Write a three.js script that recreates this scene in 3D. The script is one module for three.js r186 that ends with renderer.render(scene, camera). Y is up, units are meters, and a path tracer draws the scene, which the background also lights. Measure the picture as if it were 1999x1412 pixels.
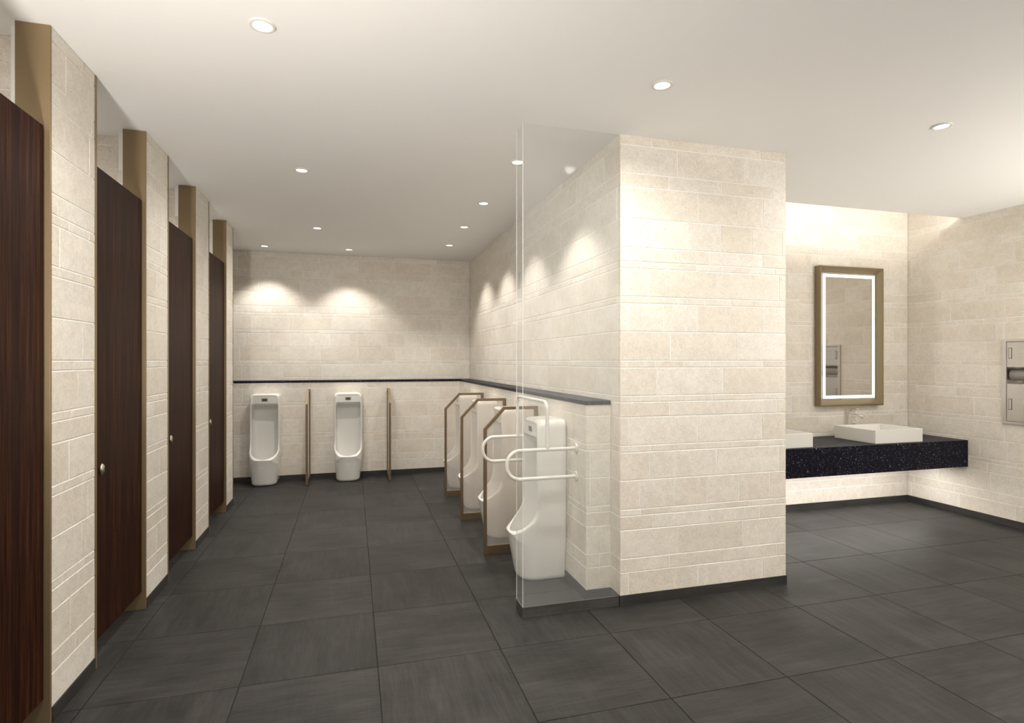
import * as THREE from 'three';
import { RoundedBoxGeometry } from 'three/addons/geometries/RoundedBoxGeometry.js';
import { mergeGeometries, mergeVertices } from 'three/addons/utils/BufferGeometryUtils.js';
import { RectAreaLightUniformsLib } from 'three/addons/lights/RectAreaLightUniformsLib.js';

// ---------------------------------------------------------------- camera, exposure
const W = 1999, H = 1412, FOCAL = 1102, YAW = Math.atan(311.5 / FOCAL);
const scene = new THREE.Scene();
const camera = new THREE.PerspectiveCamera(2 * Math.atan(H / 2 / FOCAL) * 180 / Math.PI, W / H, 0.05, 60);
camera.position.set(0, 1.3, 0);
camera.lookAt(Math.sin(YAW), 1.3, -Math.cos(YAW));
camera.setViewOffset(W, H, 0, 2, W, H);
const renderer = new THREE.WebGLRenderer({ antialias: true });
renderer.toneMapping = THREE.LinearToneMapping;
renderer.toneMappingExposure = 1.28;
renderer.shadowMap.enabled = true;
RectAreaLightUniformsLib.init();
scene.background = new THREE.Color(0x000000);

// lamp strengths, tuned together; up and stall belong to added lamps
const LAMP = { grid: 3.3, accent: 2.5, up: 8.6, cove: 16, counter: 42, mirror: 5, glow: 3, stall: 1.9 };
const WARM = new THREE.Color().setRGB(1, 0.955, 0.885);

// ---------------------------------------------------------------- helpers
let seed = 7;
const rnd = () => { seed = (seed + 0x6d2b79f5) | 0; let t = Math.imul(seed ^ (seed >>> 15), 1 | seed); t = (t + Math.imul(t ^ (t >>> 7), 61 | t)) ^ t; return ((t ^ (t >>> 14)) >>> 0) / 4294967296; };
const used = {};
const numbered = (n) => { const k = used[n] = (used[n] ?? -1) + 1; return k ? `${n}_${String(k).padStart(3, '0')}` : n; };
const shade = (o) => { o.traverse((m) => { if (m.isMesh) { m.castShadow = true; m.receiveShadow = true; } }); return o; };
function thing(name, label, category, pos = [0, 0, 0], turn = 0, group) {
  const g = new THREE.Group();
  g.name = numbered(name); g.position.set(...pos); g.rotation.y = turn;
  g.userData = { label, category };
  if (group) g.userData.group = group;
  scene.add(g);
  return g;
}
function struct(name, label, category, pos, turn) {
  const g = thing(name, label, category, pos, turn);
  g.name = name; g.userData.kind = 'structure';
  return g;
}
function part(name, geo, mat, parent, pos, label) {
  const m = new THREE.Mesh(geo, mat);
  m.name = name;
  if (pos) m.position.set(...pos);
  if (label) m.userData.label = label;
  parent.add(m);
  return m;
}
const box = (x0, x1, y0, y1, z0, z1) => {
  const g = new THREE.BoxGeometry(Math.abs(x1 - x0), Math.abs(y1 - y0), Math.abs(z1 - z0));
  g.translate((x0 + x1) / 2, (y0 + y1) / 2, (z0 + z1) / 2);
  return g;
};
const rbox = (x0, x1, y0, y1, z0, z1, r = 0.003, s = 2) => {
  const g = new RoundedBoxGeometry(Math.abs(x1 - x0), Math.abs(y1 - y0), Math.abs(z1 - z0), s, r);
  g.translate((x0 + x1) / 2, (y0 + y1) / 2, (z0 + z1) / 2);
  return g;
};
const merge = (list) => mergeGeometries(list.map((g) => (g.index ? g.toNonIndexed() : g)));
// uv in metres from position: each face takes the plane it lies in
function metricUV(g, ox = 0, oy = 0) {
  if (g.index) g = g.toNonIndexed();
  const p = g.attributes.position, n = g.attributes.normal, uv = new Float32Array(p.count * 2);
  for (let i = 0; i < p.count; i++) {
    const ax = Math.abs(n.getX(i)), ay = Math.abs(n.getY(i)), az = Math.abs(n.getZ(i));
    const x = p.getX(i), y = p.getY(i), z = p.getZ(i);
    let a, b;
    if (ay >= ax && ay >= az) { a = x; b = z; } else if (ax >= az) { a = z; b = y; } else { a = x; b = y; }
    uv[2 * i] = a + ox; uv[2 * i + 1] = b + oy;
  }
  g.setAttribute('uv', new THREE.BufferAttribute(uv, 2));
  return g;
}
// slab seen from +z: front face with a small arris, sides, no back
function slab(x0, x1, y0, y1, zb, zf, b, ox = 0, oy = 0, spin = false) {
  const v = [], uv = [];
  const pt = (x, y, z) => [x, y, z];
  const q = (a, c, d, e) => { for (const p of [a, c, d, a, d, e]) { v.push(...p); uv.push(...(spin ? [p[1] + oy, p[0] + ox] : [p[0] + ox, p[1] + oy])); } };
  const i0 = x0 + b, i1 = x1 - b, j0 = y0 + b, j1 = y1 - b, zm = zf - b;
  q(pt(i0, j0, zf), pt(i1, j0, zf), pt(i1, j1, zf), pt(i0, j1, zf));
  const o = [pt(x0, y0, zm), pt(x1, y0, zm), pt(x1, y1, zm), pt(x0, y1, zm)];
  const n = [pt(i0, j0, zf), pt(i1, j0, zf), pt(i1, j1, zf), pt(i0, j1, zf)];
  const k = [pt(x0, y0, zb), pt(x1, y0, zb), pt(x1, y1, zb), pt(x0, y1, zb)];
  for (let i = 0; i < 4; i++) { const j = (i + 1) % 4; q(o[i], o[j], n[j], n[i]); q(k[i], k[j], o[j], o[i]); }
  const g = new THREE.BufferGeometry();
  g.setAttribute('position', new THREE.BufferAttribute(new Float32Array(v), 3));
  g.setAttribute('uv', new THREE.BufferAttribute(new Float32Array(uv), 2));
  g.computeVertexNormals();
  return g;
}

// ---------------------------------------------------------------- textures
function makeTexture(n, metres, fn, srgb = true) {
  const d = new Uint8Array(n * n * 4);
  for (let y = 0; y < n; y++) for (let x = 0; x < n; x++) {
    const c = fn(x / n, y / n, x, y), i = 4 * (y * n + x);
    for (let k = 0; k < 3; k++) d[i + k] = Math.max(0, Math.min(255, Math.round(c[k])));
    d[i + 3] = 255;
  }
  const t = new THREE.DataTexture(d, n, n);
  t.wrapS = t.wrapT = THREE.RepeatWrapping;
  t.magFilter = THREE.LinearFilter; t.minFilter = THREE.LinearMipmapLinearFilter; t.generateMipmaps = true;
  if (srgb) t.colorSpace = THREE.SRGBColorSpace;
  t.repeat.set(1 / metres, 1 / metres);
  t.needsUpdate = true;
  return t;
}
function lattice(nx, ny) { const a = new Float32Array(nx * ny); for (let i = 0; i < a.length; i++) a[i] = rnd() * 2 - 1; return { nx, ny, a }; }
function vnoise(L, u, v) {   // tileable value noise, u v in 0..1
  const x = u * L.nx, y = v * L.ny, x0 = Math.floor(x), y0 = Math.floor(y);
  let fx = x - x0, fy = y - y0; fx = fx * fx * (3 - 2 * fx); fy = fy * fy * (3 - 2 * fy);
  const g = (i, j) => L.a[((j % L.ny) + L.ny) % L.ny * L.nx + ((i % L.nx) + L.nx) % L.nx];
  return (g(x0, y0) * (1 - fx) + g(x0 + 1, y0) * fx) * (1 - fy) + (g(x0, y0 + 1) * (1 - fx) + g(x0 + 1, y0 + 1) * fx) * fy;
}
// limestone: sand grain, soft mottling, scattered brown pits
const stoneMap = (() => {
  const n = 1024, A = lattice(7, 7), B = lattice(24, 24), C = lattice(90, 90), D = lattice(300, 300);
  const spots = new Float32Array(n * n);
  for (let k = 0; k < 900; k++) {
    const cx = rnd() * n, cy = rnd() * n, r = 1.2 + rnd() * rnd() * 4.2, s = 0.25 + rnd() * 0.75;
    for (let j = -6; j <= 6; j++) for (let i = -6; i <= 6; i++) {
      const d = Math.hypot(i, j) / r; if (d > 1) continue;
      const X = (Math.floor(cx) + i + n) % n, Y = (Math.floor(cy) + j + n) % n;
      spots[Y * n + X] = Math.max(spots[Y * n + X], s * (1 - d * d));
    }
  }
  return makeTexture(n, 0.72, (u, v, x, y) => {
    const m = 4 * vnoise(A, u, v) + 5 * vnoise(B, u, v) + 7 * vnoise(C, u, v) + 10 * vnoise(D, u, v) + 8 * (rnd() - 0.5);
    const s = spots[y * n + x];
    return [246 + m - 52 * s, 245 + m - 74 * s, 243 + m * 1.05 - 96 * s];
  });
})();
// dark porcelain floor with a brushed linen grain
const floorMap = (() => {
  const A = lattice(5, 9), B = lattice(6, 60), C = lattice(22, 200), D = lattice(160, 16), E = lattice(10, 10);
  return makeTexture(1024, 1.35, (u, v) => {
    const m = 10 * vnoise(A, u, v) + 9 * vnoise(B, u, v) + 10 * vnoise(C, u, v) + 4 * vnoise(D, u, v) + 9 * vnoise(E, u, v) + 8 * (rnd() - 0.5);
    return [200 + 1.7 * m, 199 + 1.7 * m, 197 + 1.7 * m];
  });
})();
// straight-grained dark veneer, grain along v
const woodMap = (() => {
  const A = lattice(34, 2), B = lattice(120, 3), C = lattice(300, 4), D = lattice(6, 2), E = lattice(400, 60);
  return makeTexture(1024, 0.62, (u, v) => {
    const w = u + 0.003 * vnoise(D, v, u);
    let m = 0.28 * vnoise(A, w, v) + 0.6 * vnoise(B, w, v) + 0.85 * vnoise(C, w, v) + 0.18 * vnoise(E, u, v);
    m = Math.max(-1, Math.min(1, m));
    const t = Math.pow((m + 1) / 2, 1.7);
    return [48 + 74 * t, 25 + 53 * t, 14 + 37 * t];
  });
})();
// black-blue engineered stone with grey chips
const graniteMap = (() => {
  const n = 1024, spots = new Float32Array(n * n), B = lattice(60, 60), C = lattice(220, 220);
  for (let k = 0; k < 6200; k++) {
    const cx = rnd() * n, cy = rnd() * n, r = 1.2 + rnd() * rnd() * 7.5, s = Math.pow(rnd(), 1.9), e = 0.4 + rnd(), a = rnd() * 6.3;
    for (let j = -9; j <= 9; j++) for (let i = -9; i <= 9; i++) {
      const p = i * Math.cos(a) + j * Math.sin(a), q = (-i * Math.sin(a) + j * Math.cos(a)) * (1 + e);
      if (Math.hypot(p, q) > r) continue;
      const X = (Math.floor(cx) + i + n) % n, Y = (Math.floor(cy) + j + n) % n;
      spots[Y * n + X] = Math.max(spots[Y * n + X], s);
    }
  }
  return makeTexture(n, 0.8, (u, v, x, y) => {
    const m = 5 * vnoise(B, u, v) + 7 * vnoise(C, u, v) + 8 * (rnd() - 0.5), s = spots[y * n + x];
    return [22 + m + 125 * s, 22 + m + 122 * s, 33 + m + 125 * s];
  });
})();
// brushed grain for the metals: roughness only
const brushed = (() => {
  const A = lattice(4, 260), B = lattice(12, 90);
  return makeTexture(512, 0.4, (u, v) => { const m = 200 + 30 * vnoise(A, u, v) + 18 * vnoise(B, u, v); return [m, m, m]; }, false);
})();

// ---------------------------------------------------------------- materials
const lin = (r, g, b) => new THREE.Color().setRGB(r, g, b);
const std = (o) => new THREE.MeshStandardMaterial(o);
const phys = (o) => new THREE.MeshPhysicalMaterial(o);
const M = {
  grout: std({ color: lin(0.95, 0.935, 0.91), roughness: 0.9 }),
  plaster: std({ color: lin(0.95, 0.94, 0.92), roughness: 0.95 }),
  bronze: std({ color: lin(0.25, 0.18, 0.10), metalness: 0.35, roughness: 0.5, roughnessMap: brushed }),
  frame: std({ color: lin(0.23, 0.165, 0.10), metalness: 0.6, roughness: 0.42 }),
  gold: std({ color: lin(0.27, 0.215, 0.13), metalness: 0.55, roughness: 0.4 }),
  wood: phys({ color: lin(0.40, 0.315, 0.26), map: woodMap, roughness: 0.5, specularIntensity: 0.22 }),
  granite: phys({ color: lin(1, 1, 1), map: graniteMap, roughness: 0.4, specularIntensity: 0.18 }),
  skirting: std({ color: lin(0.06, 0.058, 0.056), map: floorMap, roughness: 0.5 }),
  porcelain: phys({ color: lin(0.86, 0.845, 0.81), roughness: 0.22, clearcoat: 0.6, clearcoatRoughness: 0.06 }),
  basin: phys({ color: lin(0.84, 0.83, 0.79), roughness: 0.3, clearcoat: 0.3, clearcoatRoughness: 0.1 }),
  chrome: std({ color: lin(0.80, 0.79, 0.76), metalness: 1, roughness: 0.14 }),
  steel: std({ color: lin(0.62, 0.59, 0.55), metalness: 0.8, roughness: 0.42, roughnessMap: brushed }),
  steelDark: std({ color: lin(0.10, 0.095, 0.09), metalness: 0.5, roughness: 0.5 }),
  nickel: std({ color: lin(0.68, 0.61, 0.50), metalness: 1, roughness: 0.25 }),
  rail: phys({ color: lin(0.82, 0.80, 0.75), roughness: 0.28, clearcoat: 0.4 }),
  sensor: phys({ color: lin(0.15, 0.125, 0.10), roughness: 0.25, clearcoat: 0.5 }),
  lens: std({ color: lin(0.02, 0.02, 0.02), roughness: 0.2 }),
  frosted: phys({ color: lin(0.93, 0.905, 0.875), transmission: 0.85, roughness: 0.26, thickness: 0 }),
  glass: phys({ color: lin(0.97, 0.975, 0.97), transmission: 0.93, roughness: 0.0, thickness: 0, ior: 1.15, specularIntensity: 0.2 }),
  mirror: std({ color: lin(0.72, 0.70, 0.67), metalness: 1, roughness: 0.015 }),
  mirrorEdge: std({ color: lin(0.78, 0.80, 0.78), metalness: 0.3, roughness: 0.3 }),
  trimWhite: std({ color: lin(0.80, 0.78, 0.72), roughness: 0.5 }),
  rollCover: std({ color: lin(0.42, 0.40, 0.37), metalness: 0.4, roughness: 0.65 }),
  channel: std({ color: lin(0.10, 0.097, 0.094), map: floorMap, roughness: 0.5 }),
};
const lampGlow = std({ color: lin(0.9, 0.9, 0.85), emissive: lin(1, 0.97, 0.90), emissiveIntensity: LAMP.glow, roughness: 0.6 });
const stripGlow = std({ color: lin(0.9, 0.9, 0.85), emissive: lin(1, 0.96, 0.88), emissiveIntensity: 2, roughness: 0.6 });
const bandGlow = std({ color: lin(0.9, 0.9, 0.85), emissive: lin(1, 0.985, 0.92), emissiveIntensity: 1.25, roughness: 0.6 });
// limestone in a few natural tones
const stoneTones = [[0.885, 0.83, 0.75], [0.90, 0.85, 0.775], [0.865, 0.805, 0.72], [0.89, 0.845, 0.775], [0.915, 0.87, 0.80], [0.875, 0.812, 0.73], [0.85, 0.79, 0.70]]
  .map((c) => std({ color: lin(...c), map: stoneMap, roughness: 0.42 }));
const floorTones = [0.056, 0.060, 0.052, 0.062, 0.058].map((c) => phys({ color: lin(c, c * 0.975, c * 0.955), map: floorMap, roughness: 0.5, specularIntensity: 0.45 }));

// ---------------------------------------------------------------- stone coursing
const CEIL = 2.5, SKIRT = 0.053;
// course boundaries from the ceiling down, then [first joint, tile length] of each course
const COURSES = [2.5, 2.449, 2.300, 2.228, 2.058, 1.904, 1.829, 1.792, 1.642, 1.605, 1.455, 1.299, 1.262, 1.111, 1.077, 0.998, 0.846, 0.810, 0.661, 0.506, 0.472, 0.397, 0.246, 0.173, SKIRT];
const JOINTS = [[0.187, 0.347], [0.345, 0.42], [0.29, 0.336], [0.048, 0.425], [0.201, 0.207], [0.196, 0.35], [0.12, 0.172], [0.172, 0.418], [0, 0.172], [0.048, 0.21], [0.301, 0.415], [0.04, 0.172],
  [0.218, 0.415], [0.07, 0.165], [0.295, 0.35], [0.05, 0.42], [0.01, 0.172], [0.174, 0.418], [0.117, 0.207], [0.123, 0.172], [0.194, 0.342], [0.345, 0.42], [0.295, 0.35], [0.05, 0.423]];
const TF = 0, TB = -0.006, GAP = 0.0052, GROUT = -0.0022;
// tiles on a plane facing +z of `g` offset to z; holes are [s0, s1, y0, y1]
function tiles(g, s0, s1, y0, y1, shift, { z = 0, turn = 0, ox = 0, oz = 0, holes = [], double = 0.2 } = {}) {
  const holder = g;
  const c = Math.cos(turn), sn = Math.sin(turn);
  for (let r = 0; r < 24; r++) {
    let top = Math.min(COURSES[r], y1), bot = Math.max(COURSES[r + 1], y0);
    if (top - bot < 0.008) continue;
    const [first, len] = JOINTS[r];
    const cuts = [s0];
    const sh = shift === 0 ? 0 : shift * (1 + r * 0.618) % len;
    const base = (shift === 0 ? s0 : 0) + first + sh;
    for (let k = Math.floor((s0 - base) / len) - 1; ; k++) {
      const s = base + k * len;
      if (s >= s1 - 0.012) break;
      if (s <= s0 + 0.012) continue;
      if (len < 0.22 && len > 0.2 && rnd() < double) continue;
      cuts.push(s);
    }
    cuts.push(s1);
    for (let i = 0; i + 1 < cuts.length; i++) {
      let pieces = [[cuts[i], cuts[i + 1], bot, top]];
      for (const [h0, h1, k0, k1] of holes) {
        pieces = pieces.flatMap(([a, b, d, e]) => {
          if (b <= h0 || a >= h1 || e <= k0 || d >= k1) return [[a, b, d, e]];
          const out = [];
          if (a < h0) out.push([a, h0, d, e]);
          if (b > h1) out.push([h1, b, d, e]);
          const m0 = Math.max(a, h0), m1 = Math.min(b, h1);
          if (d < k0) out.push([m0, m1, d, k0]);
          if (e > k1) out.push([m0, m1, k1, e]);
          return out;
        });
      }
      for (const [a, b, d, e] of pieces) {
        if (b - a < 0.012 || e - d < 0.008) continue;
        const h = GAP / 2, lift = (rnd() - 0.5) * 0.0007;
        const geo = slab(a + (a > s0 ? h : 0), b - (b < s1 ? h : 0), d + (d > y0 ? h : 0), e - (e < y1 ? h : 0), TB, TF + lift, 0.0014, rnd() * 3, rnd() * 3);
        const m = part('tile', geo, stoneTones[Math.floor(rnd() * stoneTones.length)], holder);
        m.position.set(ox + z * sn, 0, oz + z * c); m.rotation.y = turn;
      }
    }
  }
}

// ---------------------------------------------------------------- plan
const XL = -1.04, XS = -2.4;                 // pillar fronts, wall behind the stalls
const ZB = -6.72, ZBL = -6.57;               // back wall above and below the ledge
const XM = 1.365, XML = 1.22, XP = 2.42;     // dividing wall above / below the ledge, right side of the pier
const ZP = -2.72, ZE = -2.838;               // pier front, near end of the low wall
const ZV = -4.04, XR = 4.956;                // wall with the mirror, right wall
const ZF = 3.0, LEDGE0 = 1.058, LEDGE1 = 1.08;
const PILLARS = [[-2.775, -2.39], [-3.745, -3.36], [-4.72, -4.33], [-5.61, -5.315]];

// ---------------------------------------------------------------- floor
{
  const f = struct('floor', 'dark grey porcelain tile floor with a brushed grain', 'floor');
  part('screed', box(XS, XR, -0.12, -0.004, ZB, ZF), std({ color: lin(0.022, 0.021, 0.02), roughness: 0.9 }), f);
  const px = 0.5385, pz = 0.536, x0 = 0.642, z0 = -2.46, j = 0.0016;
  const solid = (x, z) => (x > XM && x < XP && z < ZP) || (x > XP && z < ZV);
  for (let i = -6; i <= 8; i++) for (let k = -8; k <= 10; k++) {
    let a = x0 + i * px, b = a + px, c = z0 + k * pz, d = c + pz;
    a = Math.max(a, XS); b = Math.min(b, XR); c = Math.max(c, ZB); d = Math.min(d, ZF);
    if (b - a < 0.02 || d - c < 0.02) continue;
    if (solid(a + 0.01, c + 0.01) && solid(b - 0.01, d - 0.01) && solid(a + 0.01, d - 0.01) && solid(b - 0.01, c + 0.01)) continue;
    const g = slab(a + j, b - j, -d + j, -c - j, -0.006, 0, 0.0012, rnd() * 3, rnd() * 3, (i + k) & 1);
    g.rotateX(-Math.PI / 2);
    part('floor_tile', g, floorTones[Math.floor(rnd() * floorTones.length)], f);
  }
}
// ---------------------------------------------------------------- ceiling with the light slot over the basins
const SLOT = -3.55;
{
  const c = struct('ceiling', 'smooth off-white plaster ceiling with a recessed light slot', 'ceiling');
  part('ceiling_panel', merge([box(XS, XP, CEIL, CEIL + 0.1, ZB, ZF), box(XP, XR, CEIL, CEIL + 0.03, SLOT, SLOT + 0.35), box(XP, XR, CEIL, CEIL + 0.1, SLOT + 0.35, ZF)]), M.plaster, c);
  part('slot_housing', merge([box(XP, XR, 2.74, 2.8, ZV, SLOT + 0.35), box(XP, XR, CEIL + 0.1, 2.74, SLOT + 0.33, SLOT + 0.35), box(XP - 0.02, XP, CEIL + 0.1, 2.8, ZV, SLOT + 0.35)]), M.plaster, c);
}
// ---------------------------------------------------------------- walls
{
  const w = struct('wall_back', 'upper back wall of cream limestone tiles in uneven courses above the ledge', 'wall');
  part('core', box(XS, XM + 0.2, 0, CEIL, ZB - 0.15, ZB + GROUT), M.grout, w);
  tiles(w, XS, XM, LEDGE1, CEIL, 0.083, { oz: ZB, double: 0.12 });

  const l = struct('wall_back_lower', 'low tiled wall under the back ledge behind two urinals', 'wall');
  part('core', box(XS, XML - GROUT, 0, LEDGE0, ZB + GROUT + 0.001, ZBL + GROUT), M.grout, l);
  tiles(l, XS, XML, SKIRT, LEDGE0, 0.131, { oz: ZBL });
  part('skirting', metricUV(box(XS, XML, 0, SKIRT, ZBL + GROUT, ZBL + 0.004)), M.skirting, l);
}
{
  const w = struct('wall_inner', 'long dividing wall of cream limestone tiles above the ledge and four urinals', 'wall');
  part('core', box(XM - GROUT, XM + 0.2, 0, CEIL, ZB, ZP - 0.12), M.grout, w);
  tiles(w, ZB, ZP, LEDGE1, CEIL, 0.057, { ox: XM, turn: -Math.PI / 2 });
  tiles(w, ZE, ZP, SKIRT, LEDGE1, 0.05, { ox: XM, turn: -Math.PI / 2 });
  const l = struct('wall_inner_lower', 'low projecting tiled wall under the dark ledge behind four urinals', 'wall');
  part('core', box(XML - GROUT, XM - GROUT - 0.001, 0, LEDGE0, ZBL, ZE + GROUT), M.grout, l);
  tiles(l, ZBL, ZE, SKIRT, LEDGE0, 0.111, { ox: XML, turn: -Math.PI / 2 });
  tiles(l, XML, XM, SKIRT, LEDGE0, 0.093, { oz: ZE });
  part('skirting', metricUV(merge([box(XML - 0.004, XML - GROUT, 0, SKIRT, ZBL, ZE + 0.004), box(XML - 0.004, XM - 0.002, 0, SKIRT, ZE + GROUT, ZE + 0.004)])), M.skirting, l);
}
{
  const w = struct('wall_centre', 'broad cream limestone tiled pier end between urinals and basins', 'wall');
  part('core', merge([box(XM - GROUT, XP + GROUT, 0, CEIL, ZP - 0.12, ZP + GROUT), box(XP - 0.2, XP + GROUT, 0, CEIL, ZV, ZP - 0.12)]), M.grout, w);
  tiles(w, XM, XP, SKIRT, CEIL, 0, { oz: ZP, double: 0 });
  tiles(w, -ZP, -ZV, SKIRT, CEIL, 0.071, { ox: XP, turn: Math.PI / 2 });
  part('skirting', metricUV(merge([box(XM - 0.004, XP + 0.004, 0, SKIRT, ZP + GROUT, ZP + 0.004), box(XM - 0.004, XM - GROUT, 0, SKIRT, ZE + 0.005, ZP), box(XP + GROUT, XP + 0.004, 0, SKIRT, ZV + 0.005, ZP)])), M.skirting, w);
}
{
  const w = struct('wall_vanity', 'cream limestone wall behind the mirror and the basin counter', 'wall');
  part('core', box(XP - 0.2, XR + 0.15, 0, 2.8, ZV - 0.15, ZV + GROUT), M.grout, w);
  tiles(w, XP, XR, SKIRT, CEIL, 0.147, { oz: ZV });
  for (let s = XP; s < XR; s += 0.42) part('tile', slab(s + 0.002, Math.min(s + 0.418, XR), CEIL + 0.002, 2.74, TB, TF, 0.0011, rnd() * 3, rnd() * 3), stoneTones[Math.floor(rnd() * 7)], w, [0, 0, ZV]);
  part('skirting', metricUV(box(XP, XR, 0, SKIRT, ZV + GROUT, ZV + 0.004)), M.skirting, w);
}
const DISP = { z0: -3.236, z1: -2.80, y0: 0.806, y1: 1.462 };
{
  const w = struct('wall_right', 'cream limestone tiled wall on the right holding the steel dispenser', 'wall');
  const x0 = XR - GROUT, x1 = XR + 0.15, { z0, z1, y0, y1 } = DISP;
  for (const g of [box(x0, x1, 0, 2.8, ZV, z0), box(x0, x1, 0, 2.8, z1, ZF), box(x0, x1, 0, y0, z0, z1), box(x0, x1, y1, 2.8, z0, z1)]) part('core', g, M.grout, w);
  tiles(w, ZV, -0.3, SKIRT, CEIL, 0.067, { ox: XR, turn: -Math.PI / 2, holes: [[z0, z1, y0, y1]] });
  part('skirting', metricUV(box(XR - 0.004, XR - GROUT, 0, SKIRT, ZV, ZF)), M.skirting, w);
  for (let z = ZV; z < SLOT + 0.3; z += 0.28) {
    const m = part('tile', slab(z + 0.002, Math.min(z + 0.278, SLOT + 0.33), CEIL + 0.002, 2.74, TB, TF, 0.0014, rnd() * 3, rnd() * 3), stoneTones[Math.floor(rnd() * 7)], w, [XR, 0, 0]);
    m.rotation.y = -Math.PI / 2;
  }
  const l = struct('wall_left', 'cream wall continuing the stall fronts beside the camera', 'wall');
  part('core', box(XS, XL + GROUT, 0, CEIL, -1.81, ZF), M.grout, l);
  tiles(l, 0.6, 1.81, SKIRT, CEIL, 0.04, { ox: XL, turn: Math.PI / 2 });
  const sb = struct('wall_stalls', 'plain wall behind the toilet stalls', 'wall');
  part('core', box(XS - 0.15, XS, 0, CEIL, ZB - 0.15, ZF), M.grout, sb);
  const f = struct('wall_front', 'plain cream wall behind the camera', 'wall');
  part('core', box(XS - 0.15, XR + 0.15, 0, 2.8, ZF, ZF + 0.15), M.grout, f);
}
// ledge
{
  const a = struct('trim_1', 'dark speckled stone ledge running along the back wall', 'ledge');
  part('slab', metricUV(rbox(XS, XML, LEDGE0, LEDGE1, ZB + 0.001, ZBL + 0.006, 0.002)), M.granite, a);
  const b = struct('trim_2', 'dark speckled stone ledge running along the long dividing wall', 'ledge');
  part('slab', metricUV(rbox(XML - 0.006, XM - 0.001, LEDGE0, LEDGE1, ZB + 0.001, ZE + 0.006, 0.002)), M.granite, b);
}

// ---------------------------------------------------------------- stall row: pillars, partitions, doors
const pillarWords = ['nearest tiled stall pillar, in the left foreground', 'tiled stall pillar between the second and third brown doors', 'tiled stall pillar between the third and farthest brown doors', 'farthest and narrowest tiled stall pillar, by the back urinals'];
PILLARS.forEach(([zf, zn], i) => {
  const g = thing('stall_pillar', pillarWords[i], 'pillar', [0, 0, 0], 0, 'tiled pillars between the stall doors');
  const d = 0.105, e = 0.011, e2 = 0.022;
  // bronze channel: two flanks returning round the front edges
  for (const [a, b] of [[zn - e, zn], [zf, zf + e2]]) part('bronze_side', metricUV(rbox(XL - d, XL + 0.001, 0, CEIL - 0.001, a, b, 0.0015)), M.bronze, g, null, 'brown bronze side panel');
  part('core', box(XL - d, XL + GROUT, 0, CEIL - 0.001, zf + e2, zn - e), M.grout, g);
  tiles(g, -zn + e, -zf - e2, SKIRT, CEIL - 0.001, 0.037 + i * 0.041, { ox: XL, turn: Math.PI / 2, double: 0.5 });
  part('skirting', metricUV(box(XL + GROUT, XL + 0.004, 0, SKIRT, zf + e2, zn - e)), M.skirting, g);
  // stepped tiled wall behind it
  const w = struct(`wall_partition_${i + 1}`, ['tiled partition seen above the nearest brown door', 'tiled partition seen above the second brown door', 'tiled partition seen above the third brown door', 'tiled partition seen above the farthest brown door'][i], 'wall');
  const zc = (zn + zf) / 2, s1 = zn - 0.045 - zc, s2 = Math.min(0.07, s1 - 0.03);
  part('jamb', box(XL - d - 0.033, XL - d - 0.001, 0, CEIL, zc - s1, zc + s1), M.grout, w);
  part('core', box(XS, XL - d - 0.034, 0, CEIL, zc - s2, zc + s2 + GROUT), M.grout, w);
  tiles(w, XS, XL - d - 0.034, 1.6, CEIL, 0.05 + i * 0.03, { oz: zc + s2 });
  tiles(w, XL - d - 0.033, XL - d - 0.001, 1.6, CEIL, 0.2, { oz: zc + s1 });
});
const doorWords = ['nearest dark brown wooden stall door, cut off by the left picture edge', 'second dark brown wooden stall door, behind the nearest tiled pillar', 'third dark brown wooden stall door from the camera', 'farthest dark brown wooden stall door'];
const doorSpans = [[-2.386, -1.815], [-3.356, -2.779], [-4.326, -3.749], [-5.311, -4.724]];
doorSpans.forEach(([zf, zn], i) => {
  const g = struct(`door_${i + 1}`, doorWords[i], 'door', [XL - 0.016, 0.095, (zf + zn) / 2]);
  g.userData.group = 'brown stall doors';
  const w = (zn - zf) / 2 - 0.004, h = 2.136 - 0.095;
  const pg = rbox(-0.036, 0, 0, h, -w, w, 0.0025); const p = metricUV(pg, i * 0.37, 0.11 * i);
  part('panel', p, M.wood, g);
  const k = part('knob', (() => { const q = new THREE.SphereGeometry(1, 24, 16); q.scale(0.010, 0.024, 0.018); return q; })(), M.nickel, g, [0.004, 0.825 - 0.095, w - 0.075], 'oval nickel knob');
  part('rosette', new THREE.CylinderGeometry(0.021, 0.022, 0.005, 28).rotateZ(Math.PI / 2).scale(1, 1.15, 0.9), M.nickel, g, [0.0022, 0.825 - 0.095, w - 0.075]);
  part('slot', rbox(-0.001, 0.0016, -0.009, 0.009, -0.002, 0.002, 0.0006), M.steelDark, k, [0.0095, 0, 0]);
});

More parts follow.
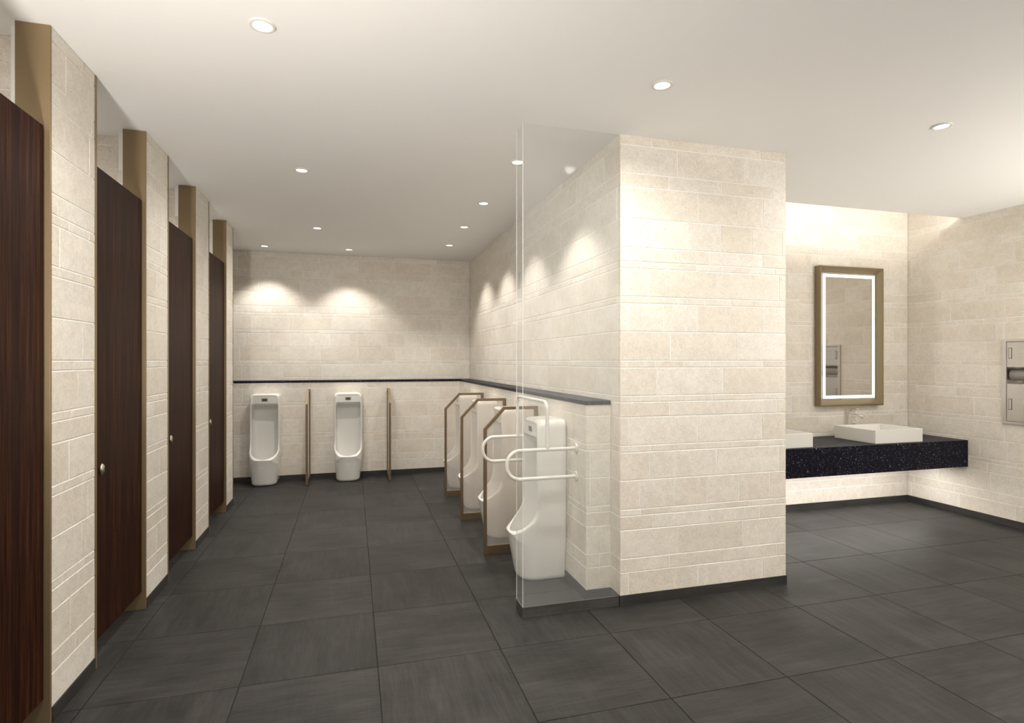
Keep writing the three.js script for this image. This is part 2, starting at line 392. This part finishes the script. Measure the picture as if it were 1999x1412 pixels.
// ---------------------------------------------------------------- urinals
const clamp = (v, a, b) => Math.min(b, Math.max(a, v));
const smooth = (a, b, v) => { const t = clamp((v - a) / (b - a), 0, 1); return t * t * (3 - 2 * t); };
const smax = (a, b, k) => { const h = Math.max(k - Math.abs(a - b), 0) / k; return Math.max(a, b) + h * h * k * 0.25; };
const URINAL_H = 0.95;
function urinalField(x, y, z) {
  const ax = Math.abs(x);
  const w = 0.118 + 0.032 * smooth(-0.12, 0.40, y) - 0.004 * smooth(0.7, 0.95, y);
  let D;
  if (y < 0.275) D = 0.268 + 0.052 * (y / 0.275);
  else { const t = clamp((y - 0.275) / 0.205, 0, 1); D = 0.195 + 0.125 * Math.pow(1 - t, 2.6); }
  const plan = 0.335 - 0.105 * Math.pow(ax / 0.15, 2.1);
  const lowPlan = D - 0.055 * Math.pow(ax / 0.13, 2.2) * smooth(0.36, 0.2, y);
  let o = smax(ax - w, smax(z - D, smax(z - plan, z - lowPlan, 0.004), 0.006), 0.05);
  o = smax(o, y - URINAL_H, 0.05);
  o = smax(o, 0.0 - y, 0.03);
  o = Math.max(o, -z);
  // trough
  const back = 0.06 + 0.118 * smooth(0.775, 0.85, y);
  let c = smax(ax - (w - 0.021), back - z, 0.05 - 0.035 * smooth(0.78, 0.86, y));
  c = smax(c, z - (plan - 0.034), 0.02);
  c = smax(c, 0.165 + 0.3 * (0.19 - clamp(z, 0, 0.19)) - y, 0.07);
  c = smax(c, y - 0.934, 0.02);
  return smax(o, -c, 0.012);
}
function surfaceNets(f, min, max, cell) {
  const n = [0, 1, 2].map((i) => Math.ceil((max[i] - min[i]) / cell) + 1);
  const val = new Float32Array(n[0] * n[1] * n[2]), at = (i, j, k) => i + n[0] * (j + n[1] * k);
  for (let k = 0; k < n[2]; k++) for (let j = 0; j < n[1]; j++) for (let i = 0; i < n[0]; i++) val[at(i, j, k)] = f(min[0] + i * cell, min[1] + j * cell, min[2] + k * cell);
  const id = new Int32Array(val.length).fill(-1), pos = [], nor = [], idx = [];
  for (let k = 0; k < n[2] - 1; k++) for (let j = 0; j < n[1] - 1; j++) for (let i = 0; i < n[0] - 1; i++) {
    let mask = 0; const v = [];
    for (let c = 0; c < 8; c++) { v[c] = val[at(i + (c & 1), j + ((c >> 1) & 1), k + (c >> 2))]; if (v[c] < 0) mask |= 1 << c; }
    if (mask === 0 || mask === 255) continue;
    let sx = 0, sy = 0, sz = 0, m = 0;
    for (let a = 0; a < 8; a++) for (let b = 0; b < 3; b++) {
      const c = a | (1 << b); if (c === a || (v[a] < 0) === (v[c] < 0)) continue;
      const t = v[a] / (v[a] - v[c]);
      sx += (a & 1) + (b === 0 ? t : 0); sy += ((a >> 1) & 1) + (b === 1 ? t : 0); sz += (a >> 2) + (b === 2 ? t : 0); m++;
    }
    const p = [min[0] + (i + sx / m) * cell, min[1] + (j + sy / m) * cell, min[2] + (k + sz / m) * cell];
    const e = cell * 0.45;
    const g = new THREE.Vector3(f(p[0] + e, p[1], p[2]) - f(p[0] - e, p[1], p[2]), f(p[0], p[1] + e, p[2]) - f(p[0], p[1] - e, p[2]), f(p[0], p[1], p[2] + e) - f(p[0], p[1], p[2] - e)).normalize();
    id[at(i, j, k)] = pos.length / 3; pos.push(...p); nor.push(g.x, g.y, g.z);
  }
  for (let k = 1; k < n[2] - 1; k++) for (let j = 1; j < n[1] - 1; j++) for (let i = 1; i < n[0] - 1; i++) {
    const a = val[at(i, j, k)] < 0;
    for (let d = 0; d < 3; d++) {
      const o = [i, j, k]; o[d]++;
      if ((val[at(...o)] < 0) === a) continue;
      const u = (d + 1) % 3, w = (d + 2) % 3, q = [[0, 0], [1, 0], [1, 1], [0, 1]].map(([s, t]) => { const c = [i, j, k]; c[u] -= s; c[w] -= t; return id[at(...c)]; });
      if (q.some((x) => x < 0)) continue;
      if (a) idx.push(q[0], q[1], q[2], q[0], q[2], q[3]); else idx.push(q[0], q[2], q[1], q[0], q[3], q[2]);
    }
  }
  const g = new THREE.BufferGeometry();
  g.setAttribute('position', new THREE.Float32BufferAttribute(pos, 3));
  g.setAttribute('normal', new THREE.Float32BufferAttribute(nor, 3));
  g.setIndex(idx);
  return g;
}
const urinalGeo = surfaceNets(urinalField, [-0.172, -0.012, -0.012], [0.172, 0.97, 0.345], 0.0055);
function makeUrinal(label, pos, turn) {
  const g = thing('urinal', label, 'urinal', pos, turn, 'floor-standing white urinals');
  part('body', urinalGeo, M.porcelain, g);
  const s = part('sensor', rbox(-0.029, 0.029, -0.016, 0.016, 0, 0.006, 0.002), M.sensor, g, [0, 0.886, 0.175], 'dark flush sensor window');
  part('sensor_eye', rbox(-0.016, 0.016, -0.007, 0.007, 0, 0.0012, 0.0005), M.lens, s, [0, 0, 0.0058]);
  for (let k = -2; k <= 2; k++) part('spray_hole', new THREE.CylinderGeometry(0.0022, 0.0022, 0.003, 10).rotateX(Math.PI / 2), M.steelDark, g, [k * 0.014, 0.846, 0.1735]);
  part('drain', new THREE.CylinderGeometry(0.03, 0.032, 0.008, 28), M.chrome, g, [0, 0.187, 0.19]);
}
makeUrinal('white floor-standing urinal at the back wall nearest the stalls', [-0.885, 0, ZBL + 0.001], 0);
makeUrinal('white floor-standing urinal at the back wall between two thin screens', [-0.045, 0, ZBL + 0.001], 0);
const sideUrinals = ['white urinal framed by white grab rails, nearest the camera', 'white urinal just behind the nearest framed screen, on the dividing wall', 'white urinal behind the middle framed screen on the dividing wall', 'white urinal behind the farthest framed screen, next to the back corner'];
[-3.272, -4.09, -4.92, -5.75].forEach((z, i) => makeUrinal(sideUrinals[i], [XML - 0.001, 0, z], -Math.PI / 2));

// ---------------------------------------------------------------- urinal screens
const OUT = [[0, 0.012], [0.374, 0.012], [0.374, 0.845], [0.238, 0.988], [0, 0.988]];
const INN = [[0.02, 0.062], [0.356, 0.062], [0.356, 0.838], [0.231, 0.970], [0.02, 0.970]];
const poly = (pts, cls = THREE.Shape) => { const s = new cls(); pts.forEach(([a, b], i) => (i ? s.lineTo(a, b) : s.moveTo(a, b))); s.closePath(); return s; };
const screenFrameGeo = (() => {
  const s = poly(OUT); s.holes.push(poly(INN, THREE.Path));
  const g = new THREE.ExtrudeGeometry(s, { depth: 0.02, bevelEnabled: true, bevelSize: 0.0012, bevelThickness: 0.0012, bevelSegments: 1 });
  g.translate(0, 0, -0.01); g.rotateY(-Math.PI / 2); return g;
})();
const screenPaneGeo = (() => { const g = new THREE.ExtrudeGeometry(poly(INN.map(([a, b]) => [a + (a < 0.1 ? -0.004 : 0.004), b + (b < 0.1 ? -0.004 : 0.004)])), { depth: 0.004, bevelEnabled: false }); g.translate(0, 0, -0.002); g.rotateY(-Math.PI / 2); return g; })();
const screenFootGeo = box(-0.008, 0.008, 0, 0.011, -0.015, 0.015);
function makeScreen(label, pos, turn) {
  const g = thing('urinal_screen', label, 'screen', pos, turn, 'framed screens between urinals');
  part('frame', screenFrameGeo, M.frame, g, null, 'brown metal frame');
  part('panel', screenPaneGeo, M.frosted, g, null, 'frosted translucent panel');
  for (const z of [0.05, 0.33]) part('foot', screenFootGeo, M.frame, g, [0, 0, z]);
}
makeScreen('thin framed screen between the two back-wall urinals', [-0.455, 0, ZBL + 0.003], 0);
makeScreen('thin framed screen right of the second back-wall urinal', [0.388, 0, ZBL + 0.003], 0);
const screenWords = ['brown framed frosted screen directly behind the grab-railed urinal', 'middle of the three brown framed frosted screens on the dividing wall', 'farthest of the three brown framed frosted screens on the dividing wall'];
[-3.674, -4.507, -5.333].forEach((z, i) => makeScreen(screenWords[i], [XML - 0.003, 0, z], -Math.PI / 2));

// ---------------------------------------------------------------- grab rail round the near urinal
function tube(points, r, bend, closed = false) {
  const P = points.map((p) => new THREE.Vector3(...p)), path = new THREE.CurvePath();
  let prev = P[0];
  for (let i = 1; i < P.length - 1; i++) {
    const a = P[i].clone().sub(P[i - 1]).normalize(), b = P[i + 1].clone().sub(P[i]).normalize();
    const s = P[i].clone().addScaledVector(a, -bend), e = P[i].clone().addScaledVector(b, bend), k = 0.5523;
    path.add(new THREE.LineCurve3(prev, s));
    path.add(new THREE.CubicBezierCurve3(s, s.clone().addScaledVector(a, bend * k), e.clone().addScaledVector(b, -bend * k), e));
    prev = e;
  }
  path.add(new THREE.LineCurve3(prev, P[P.length - 1]));
  const pts = [];
  for (const c of path.curves) { const m = c.isLineCurve3 ? 2 : 14; for (let t = 0; t < m; t++) pts.push(c.getPoint(t / m)); }
  pts.push(P[P.length - 1].clone());
  // sweep with parallel transported rings
  const pos = [], idx = [], seg = 18;
  let nrm = null;
  pts.forEach((p, i) => {
    const t = (pts[Math.min(i + 1, pts.length - 1)]).clone().sub(pts[Math.max(i - 1, 0)]).normalize();
    if (!nrm) { nrm = new THREE.Vector3(0.31, 0.57, 0.76); }
    nrm = nrm.clone().addScaledVector(t, -nrm.dot(t)).normalize();
    const bi = t.clone().cross(nrm);
    for (let k = 0; k < seg; k++) { const a = k / seg * 2 * Math.PI; const q = p.clone().addScaledVector(nrm, r * Math.cos(a)).addScaledVector(bi, r * Math.sin(a)); pos.push(q.x, q.y, q.z); }
    if (i) for (let k = 0; k < seg; k++) { const a = (i - 1) * seg + k, b = (i - 1) * seg + (k + 1) % seg; idx.push(a, b, a + seg, b, b + seg, a + seg); }
  });
  const g = new THREE.BufferGeometry();
  g.setAttribute('position', new THREE.Float32BufferAttribute(pos, 3)); g.setIndex(idx); g.computeVertexNormals();
  return g;
}
{
  const g = thing('grab_rail', 'white tubular grab rail with two side loops and a hoop over the nearest urinal', 'grab rail', [XML, 0, -3.27], -Math.PI / 2);
  const r = 0.0105, h = 0.295, out = 0.408, top = 0.803, low = 0.645;
  for (const s of [1, -1]) {
    part('loop', tube([[s * h, top, 0.002], [s * h, top, out], [s * h, low, out], [s * h, low, 0.002]], r, 0.075), M.rail, g);
    for (const y of [top, low]) {
      const f = part('flange', new THREE.CylinderGeometry(0.025, 0.028, 0.008, 30).rotateX(Math.PI / 2), M.rail, g, [s * h, y, 0.0045]);
      for (const [a, b] of [[0, 0.019], [0, -0.019]]) part('screw', new THREE.CylinderGeometry(0.003, 0.003, 0.003, 10).rotateX(Math.PI / 2), M.steel, f, [a, b, 0.004]);
    }
  }
  part('hoop', tube([[h, top, 0.175], [h, 1.066, 0.175], [-h, 1.066, 0.175], [-h, top, 0.175]], r, 0.05), M.rail, g);
  for (const s of [1, -1]) part('joint', new THREE.CylinderGeometry(0.0125, 0.0125, 0.02, 20), M.rail, g, [s * h, top + 0.014, 0.175]);
}

// ---------------------------------------------------------------- glass screen beside the pier
{
  const x0 = 0.826, x1 = XM - 0.005, z0 = -2.836, z1 = ZP - 0.004, y0 = SKIRT, y1 = CEIL - 0.002;
  const g = thing('glass_screen', 'full-height clear glass wall section joining the tiled pier', 'glass screen', [0, 0, 0]);
  part('pane', box(x0, x1, y0, y1, z1 - 0.002, z1), M.glass, g);
  part('pane', box(x0, x0 + 0.002, y0, y1, z0, z1 - 0.002), M.glass, g);
  const e = std({ color: lin(0.80, 0.81, 0.79), roughness: 0.4 });
  part('edge_strip', rbox(x0 - 0.0006, x0 + 0.0022, y0, y1, z1 - 0.002, z1 + 0.0006, 0.0004), e, g);
  part('edge_strip', rbox(x0 - 0.0006, x0 + 0.0022, y0, y1, z0 - 0.001, z0 + 0.001, 0.0004), e, g);
  part('base_channel', metricUV(merge([rbox(x0 - 0.002, x1, 0, y0, z1 - 0.006, z1 + 0.002, 0.001), rbox(x0 - 0.002, x0 + 0.006, 0, y0, z0, z1 - 0.006, 0.001)])), M.channel, g, null, 'dark base channel');
}

// ---------------------------------------------------------------- vanity
const CT = 0.634, CB = 0.412, CZ = -3.504;
{
  const g = thing('basin_counter', 'thick floating black speckled stone counter under the basins', 'counter', [(XP + XR) / 2, CB, ZV + 0.002]);
  const w = (XR - XP) / 2 - 0.003;
  part('slab', metricUV(rbox(-w, w, 0, CT - CB, 0.001, CZ - ZV - 0.002, 0.0025)), M.granite, g);
}
const basinGeo = (() => {
  const w = 0.2455, d = 0.1975, h = 0.108, t = 0.016;
  const s = poly([[-w, -d], [w, -d], [w, d], [-w, d]]), r = 0.012;
  const hole = new THREE.Path(), a = w - t, b = d - t;
  hole.moveTo(-a + r, -b); hole.lineTo(a - r, -b); hole.quadraticCurveTo(a, -b, a, -b + r); hole.lineTo(a, b - r); hole.quadraticCurveTo(a, b, a - r, b); hole.lineTo(-a + r, b); hole.quadraticCurveTo(-a, b, -a, b - r); hole.lineTo(-a, -b + r); hole.quadraticCurveTo(-a, -b, -a + r, -b);
  s.holes.push(hole);
  const ring = new THREE.ExtrudeGeometry(s, { depth: h - 0.005, bevelEnabled: true, bevelSize: 0.0025, bevelThickness: 0.0025, bevelOffset: -0.0025, bevelSegments: 2, curveSegments: 6 });
  ring.translate(0, 0, 0.0025); ring.rotateX(-Math.PI / 2);
  const bottom = box(-a - 0.002, a + 0.002, 0.001, 0.028, -b - 0.002, b + 0.002);
  return merge([ring, bottom]);
})();
function makeVanity(cx, near) {
  const b = thing('wash_basin', near ? 'white rectangular vessel basin below the lit mirror' : 'white rectangular vessel basin partly hidden behind the pier', 'basin', [cx, CT + 0.0005, -3.7325], 0, 'vessel basins on the counter');
  part('bowl', basinGeo, M.basin, b);
  const dr = part('drain', new THREE.CylinderGeometry(0.024, 0.024, 0.006, 28), M.chrome, b, [0, 0.03, -0.03]);
  part('drain_cap', new THREE.CylinderGeometry(0.016, 0.017, 0.005, 24), M.chrome, dr, [0, 0.005, 0]);
  const f = thing('faucet', near ? 'tall chrome single-lever faucet behind the basin under the mirror' : 'tall chrome single-lever faucet behind the partly hidden basin', 'faucet', [cx, CT + 0.0005, -3.982], 0, 'tall basin faucets');
  part('base', new THREE.CylinderGeometry(0.024, 0.025, 0.006, 32), M.chrome, f, [0, 0.003, 0]);
  part('body', rbox(-0.0185, 0.0185, 0.006, 0.226, -0.02, 0.02, 0.007, 4), M.chrome, f);
  const sp = part('spout', rbox(-0.0155, 0.0155, -0.009, 0.009, 0, 0.105, 0.004, 3).rotateX(0.09), M.chrome, f, [0, 0.188, 0.014]);
  part('aerator', new THREE.CylinderGeometry(0.009, 0.009, 0.006, 20), M.steelDark, sp, [0, -0.02, 0.09]);
  part('lever', rbox(-0.015, 0.015, 0, 0.009, -0.024, 0.062, 0.003, 3).rotateX(-0.04), M.chrome, f, [0, 0.232, 0]);
  part('lever_neck', new THREE.CylinderGeometry(0.014, 0.015, 0.008, 24), M.chrome, f, [0, 0.229, 0]);

  const m = thing('wall_mirror', near ? 'tall bronze framed mirror with a glowing light border' : 'tall bronze framed lit mirror hidden behind the pier', 'mirror', [cx, 0.899, ZV + 0.0005], 0, 'lit framed mirrors');
  const w = 0.352, h = 1.227;
  const prof = [[0, 0], [0, 0.06], [0.006, 0.0635], [0.014, 0.0635], [0.052, 0.030], [0.052, 0.022], [0.062, 0.022]];   // inset, height off the wall
  const cor = (i, inset, z) => [[-w + inset, inset, z], [w - inset, inset, z], [w - inset, h - inset, z], [-w + inset, h - inset, z]][i];
  for (let sde = 0; sde < 4; sde++) {
    const v = [];
    for (let k = 0; k + 1 < prof.length; k++) {
      const a = cor(sde, ...prof[k]), bb = cor((sde + 1) % 4, ...prof[k]), c = cor((sde + 1) % 4, ...prof[k + 1]), d = cor(sde, ...prof[k + 1]);
      v.push(...a, ...bb, ...c, ...a, ...c, ...d);
    }
    const g = new THREE.BufferGeometry(); g.setAttribute('position', new THREE.Float32BufferAttribute(v, 3)); g.computeVertexNormals();
    part('frame_bar', metricUV(g), M.gold, m);
  }
  const G = 0.0255;
  part('mirror_glass', box(-w + 0.05, w - 0.05, 0.05, h - 0.05, 0.012, G), M.mirror, m);
  const ins = 0.066, bw = 0.025;
  const ring = poly([[-w + ins, ins], [w - ins, ins], [w - ins, h - ins], [-w + ins, h - ins]]);
  const i2 = ins + bw; ring.holes.push(poly([[-w + i2, i2], [w - i2, i2], [w - i2, h - i2], [-w + i2, h - i2]], THREE.Path));
  const rg = new THREE.ExtrudeGeometry(ring, { depth: 0.0012, bevelEnabled: false }); rg.translate(0, 0, G);
  part('light_band', rg, bandGlow, m, null, 'glowing white light border');
  for (const [x, y, lw, lh] of [[0, ins + bw / 2, 2 * (w - ins), bw], [0, h - ins - bw / 2, 2 * (w - ins), bw], [-w + ins + bw / 2, h / 2, bw, h - 2 * i2], [w - ins - bw / 2, h / 2, bw, h - 2 * i2]]) {
    const l = new THREE.RectAreaLight(WARM, LAMP.mirror, lw, lh); l.position.set(x, y, G + 0.004); l.rotation.y = Math.PI; m.add(l);
  }
}
makeVanity(4.249, true);
makeVanity(3.149, false);

// ---------------------------------------------------------------- paper dispenser let into the right wall
{
  const { z0, z1, y0, y1 } = DISP, w = z1 - z0, h = y1 - y0;
  const g = thing('paper_dispenser', 'brushed steel paper towel dispenser and bin let into the right wall', 'dispenser', [XR, y0, (z0 + z1) / 2], -Math.PI / 2);
  const hw = w / 2, e = 0.02, r0 = 1.118 - y0, r1 = 1.247 - y0;
  const rim = poly([[-hw - 0.006, -0.004], [hw + 0.006, -0.004], [hw + 0.006, h + 0.004], [-hw - 0.006, h + 0.004]]);
  rim.holes.push(poly([[-hw + e, e - 0.004], [hw - e, e - 0.004], [hw - e, h - e + 0.006], [-hw + e, h - e + 0.006]], THREE.Path));
  const rg = new THREE.ExtrudeGeometry(rim, { depth: 0.009, bevelEnabled: true, bevelSize: 0.0015, bevelThickness: 0.0015, bevelSegments: 2 }); rg.translate(0, 0, 0.001);
  part('rim', metricUV(rg), M.steel, g);
  part('housing', merge([box(-hw + 0.002, hw - 0.002, 0.002, h - 0.002, -0.118, -0.112), box(-hw + 0.002, -hw + 0.006, 0.002, h - 0.002, -0.112, 0), box(hw - 0.006, hw - 0.002, 0.002, h - 0.002, -0.112, 0), box(-hw + 0.006, hw - 0.006, r1, r1 + 0.003, -0.112, -0.003), box(-hw + 0.006, hw - 0.006, r0 - 0.003, r0, -0.112, -0.003)]), M.steel, g);
  const door = (a, b, slotY) => {
    const d = part('door', metricUV(rbox(-hw + e + 0.003, hw - e - 0.003, a, b, -0.002, 0.006, 0.0015)), M.steel, g);
    const s = part('latch', rbox(-0.0125, 0.0125, -0.0425, 0.0425, 0, 0.002, 0.0008), M.steelDark, d, [-hw + e + 0.028, slotY, 0.0055], 'dark edged latch');
    part('latch_plate', rbox(-0.0085, 0.0085, -0.0385, 0.0385, 0, 0.002, 0.0008), M.steel, s, [0, 0, 0.0012]);
  };
  door(e, r0 - 0.001, 0.958 - y0); door(r1 + 0.001, h - e + 0.002, 1.357 - y0);
  const chute = new THREE.CylinderGeometry(0.045, 0.045, w - 0.05, 32).rotateZ(Math.PI / 2);
  part('paper_roll', chute, M.rollCover, g, [0, (r0 + r1) / 2 + 0.006, -0.062]);
}

// ---------------------------------------------------------------- lamps
const ringGeo = new THREE.LatheGeometry([[0.033, 0.0], [0.033, -0.004], [0.035, -0.0062], [0.041, -0.006], [0.0445, -0.0045], [0.046, 0]].map(([a, b]) => new THREE.Vector2(a, b)), 48);
const lensGeo = new THREE.CylinderGeometry(0.033, 0.033, 0.002, 40);
function downlight(x, z, power, angle, penumbra, label, group) {
  const g = thing('downlight', label, 'ceiling light', [x, CEIL, z], 0, group);
  part('trim_ring', ringGeo, M.trimWhite, g);
  part('lens', lensGeo, lampGlow, g, [0, -0.0012, 0], 'glowing white lens');
  const s = new THREE.SpotLight(WARM, power, 0, angle, penumbra, 2);
  s.position.set(0, -0.012, 0); s.target.position.set(0, -1, 0);
  s.castShadow = true; s.shadow.radius = 1.5;
  g.add(s, s.target);
}
const GA = 1.45, GP = 1.0, AA = 0.87, AP = 0.3;
const gridName = 'general downlights in the ceiling grid', accName = 'downlights above the urinals';
downlight(-0.31, -2.185, LAMP.grid, GA, GP, 'large looking downlight at the top left of the picture', gridName);
downlight(1.296, -2.185, LAMP.grid, GA, GP, 'downlight in front of the pier', gridName);
downlight(2.90, -2.18, LAMP.grid, GA, GP, 'rightmost downlight in view, before the basin area', gridName);
downlight(-0.308, -3.78, LAMP.grid, GA, GP, 'downlight over the middle of the stall aisle', gridName);
downlight(-0.306, -5.39, LAMP.grid, GA, GP, 'downlight over the far end of the stall aisle', gridName);
for (const z of [-2.18, -0.58, 1.02]) for (const x of [-0.31, 1.296, 2.9, 4.5]) if (z > -2 || x > 4) downlight(x, z, LAMP.grid, GA, GP, `ceiling grid downlight outside the picture, ${z < -2 ? 'right of the frame' : z < 0 ? 'just behind the camera' : 'far behind the camera'}, ${x < 0 ? 'stall side' : x < 2 ? 'room centre' : x < 4 ? 'right of centre' : 'by the right wall'}`, gridName);
const stallWords = ['nearest', 'second', 'third', 'farthest'];
doorSpans.forEach(([zf, zn], i) => downlight(-1.78, (zf + zn) / 2, LAMP.stall, GA, 0.75, `added unseen downlight inside the stall behind the ${stallWords[i]} brown door`, 'added downlights inside the stalls'));  // added lamps, hidden by the doors, to brighten the stall ceilings
const accWords = ['downlight nearest the pier in the row along the dividing wall', 'second downlight from the pier along the dividing wall', 'third downlight from the pier along the dividing wall', 'farthest downlight in the row along the dividing wall'];
[[0.960, -3.27], [0.962, -4.20], [0.966, -4.99], [0.970, -5.82]].forEach(([x, z], i) => downlight(x, z, LAMP.accent, AA, AP, accWords[i], accName));
downlight(-0.885, -6.385, LAMP.accent, AA, AP, 'downlight above the back-wall urinal nearest the stalls', accName);
downlight(-0.036, -6.345, LAMP.accent, AA, AP, 'downlight above the second back-wall urinal', accName);

function strip(name, label, pos, len, width, tilt, power) {
  const g = thing(name, label, 'light strip', pos);
  g.rotation.x = tilt;                      // local -y is the glowing side
  part('channel', rbox(-len / 2, len / 2, 0.002, 0.012, -width / 2, width / 2, 0.001), M.trimWhite, g);
  part('diffuser', box(-len / 2, len / 2, 0, 0.003, -width / 2 + 0.001, width / 2 - 0.001), stripGlow, g);
  const l = new THREE.RectAreaLight(WARM, power, len, width); l.position.set(0, -0.004, 0); l.rotation.x = -Math.PI / 2; g.add(l);
}
strip('cove_light', 'light strip hidden in the ceiling slot above the mirror wall', [(XP + XR) / 2, CEIL + 0.075, SLOT + 0.07], XR - XP - 0.06, 0.03, Math.PI / 2, LAMP.cove);
strip('counter_light', 'light strip under the stone counter', [(XP + XR) / 2, CB - 0.0145, -3.74], XR - XP - 0.3, 0.03, 0, LAMP.counter);

// added fill lamps on the side walls, out of view, to brighten the ceiling
const bowlGeo = new THREE.LatheGeometry([[0.0, -0.07], [0.05, -0.066], [0.1, -0.045], [0.135, -0.01], [0.145, 0.02], [0.139, 0.02], [0.128, -0.006], [0.095, -0.036], [0.0, -0.055]].map(([a, b]) => new THREE.Vector2(a, b)), 40);
for (const [side, z] of [[-1, -0.6], [-1, 1.0], [1, -1.0], [1, 0.6]]) {
  const g = thing('added_uplighter', `added fill uplighter on the ${side < 0 ? 'left' : 'right'} wall ${z < 0 ? 'beside' : 'behind'} the camera, outside the picture`, 'fill light', [side < 0 ? XL + 0.155 : XR - 0.155, 1.05, z], 0, 'added fill uplighters beside and behind the camera');
  part('bowl', bowlGeo, M.trimWhite, g);
  part('bracket', rbox(side < 0 ? -0.153 : 0.12, side < 0 ? -0.12 : 0.153, -0.03, 0.01, -0.03, 0.03, 0.004), M.steel, g);
  part('lamp', new THREE.CylinderGeometry(0.05, 0.05, 0.006, 32), lampGlow, g, [0, -0.03, 0]);
  const s = new THREE.SpotLight(WARM, LAMP.up, 0, 1.22, 0.8, 2);
  s.position.set(0, 0.03, 0); s.target.position.set(side < 0 ? 0.12 : -0.3, 1, side < 0 ? -1.15 : -0.6); s.castShadow = true; s.shadow.radius = 4;
  g.add(s, s.target);
}

shade(scene);
renderer.render(scene, camera);
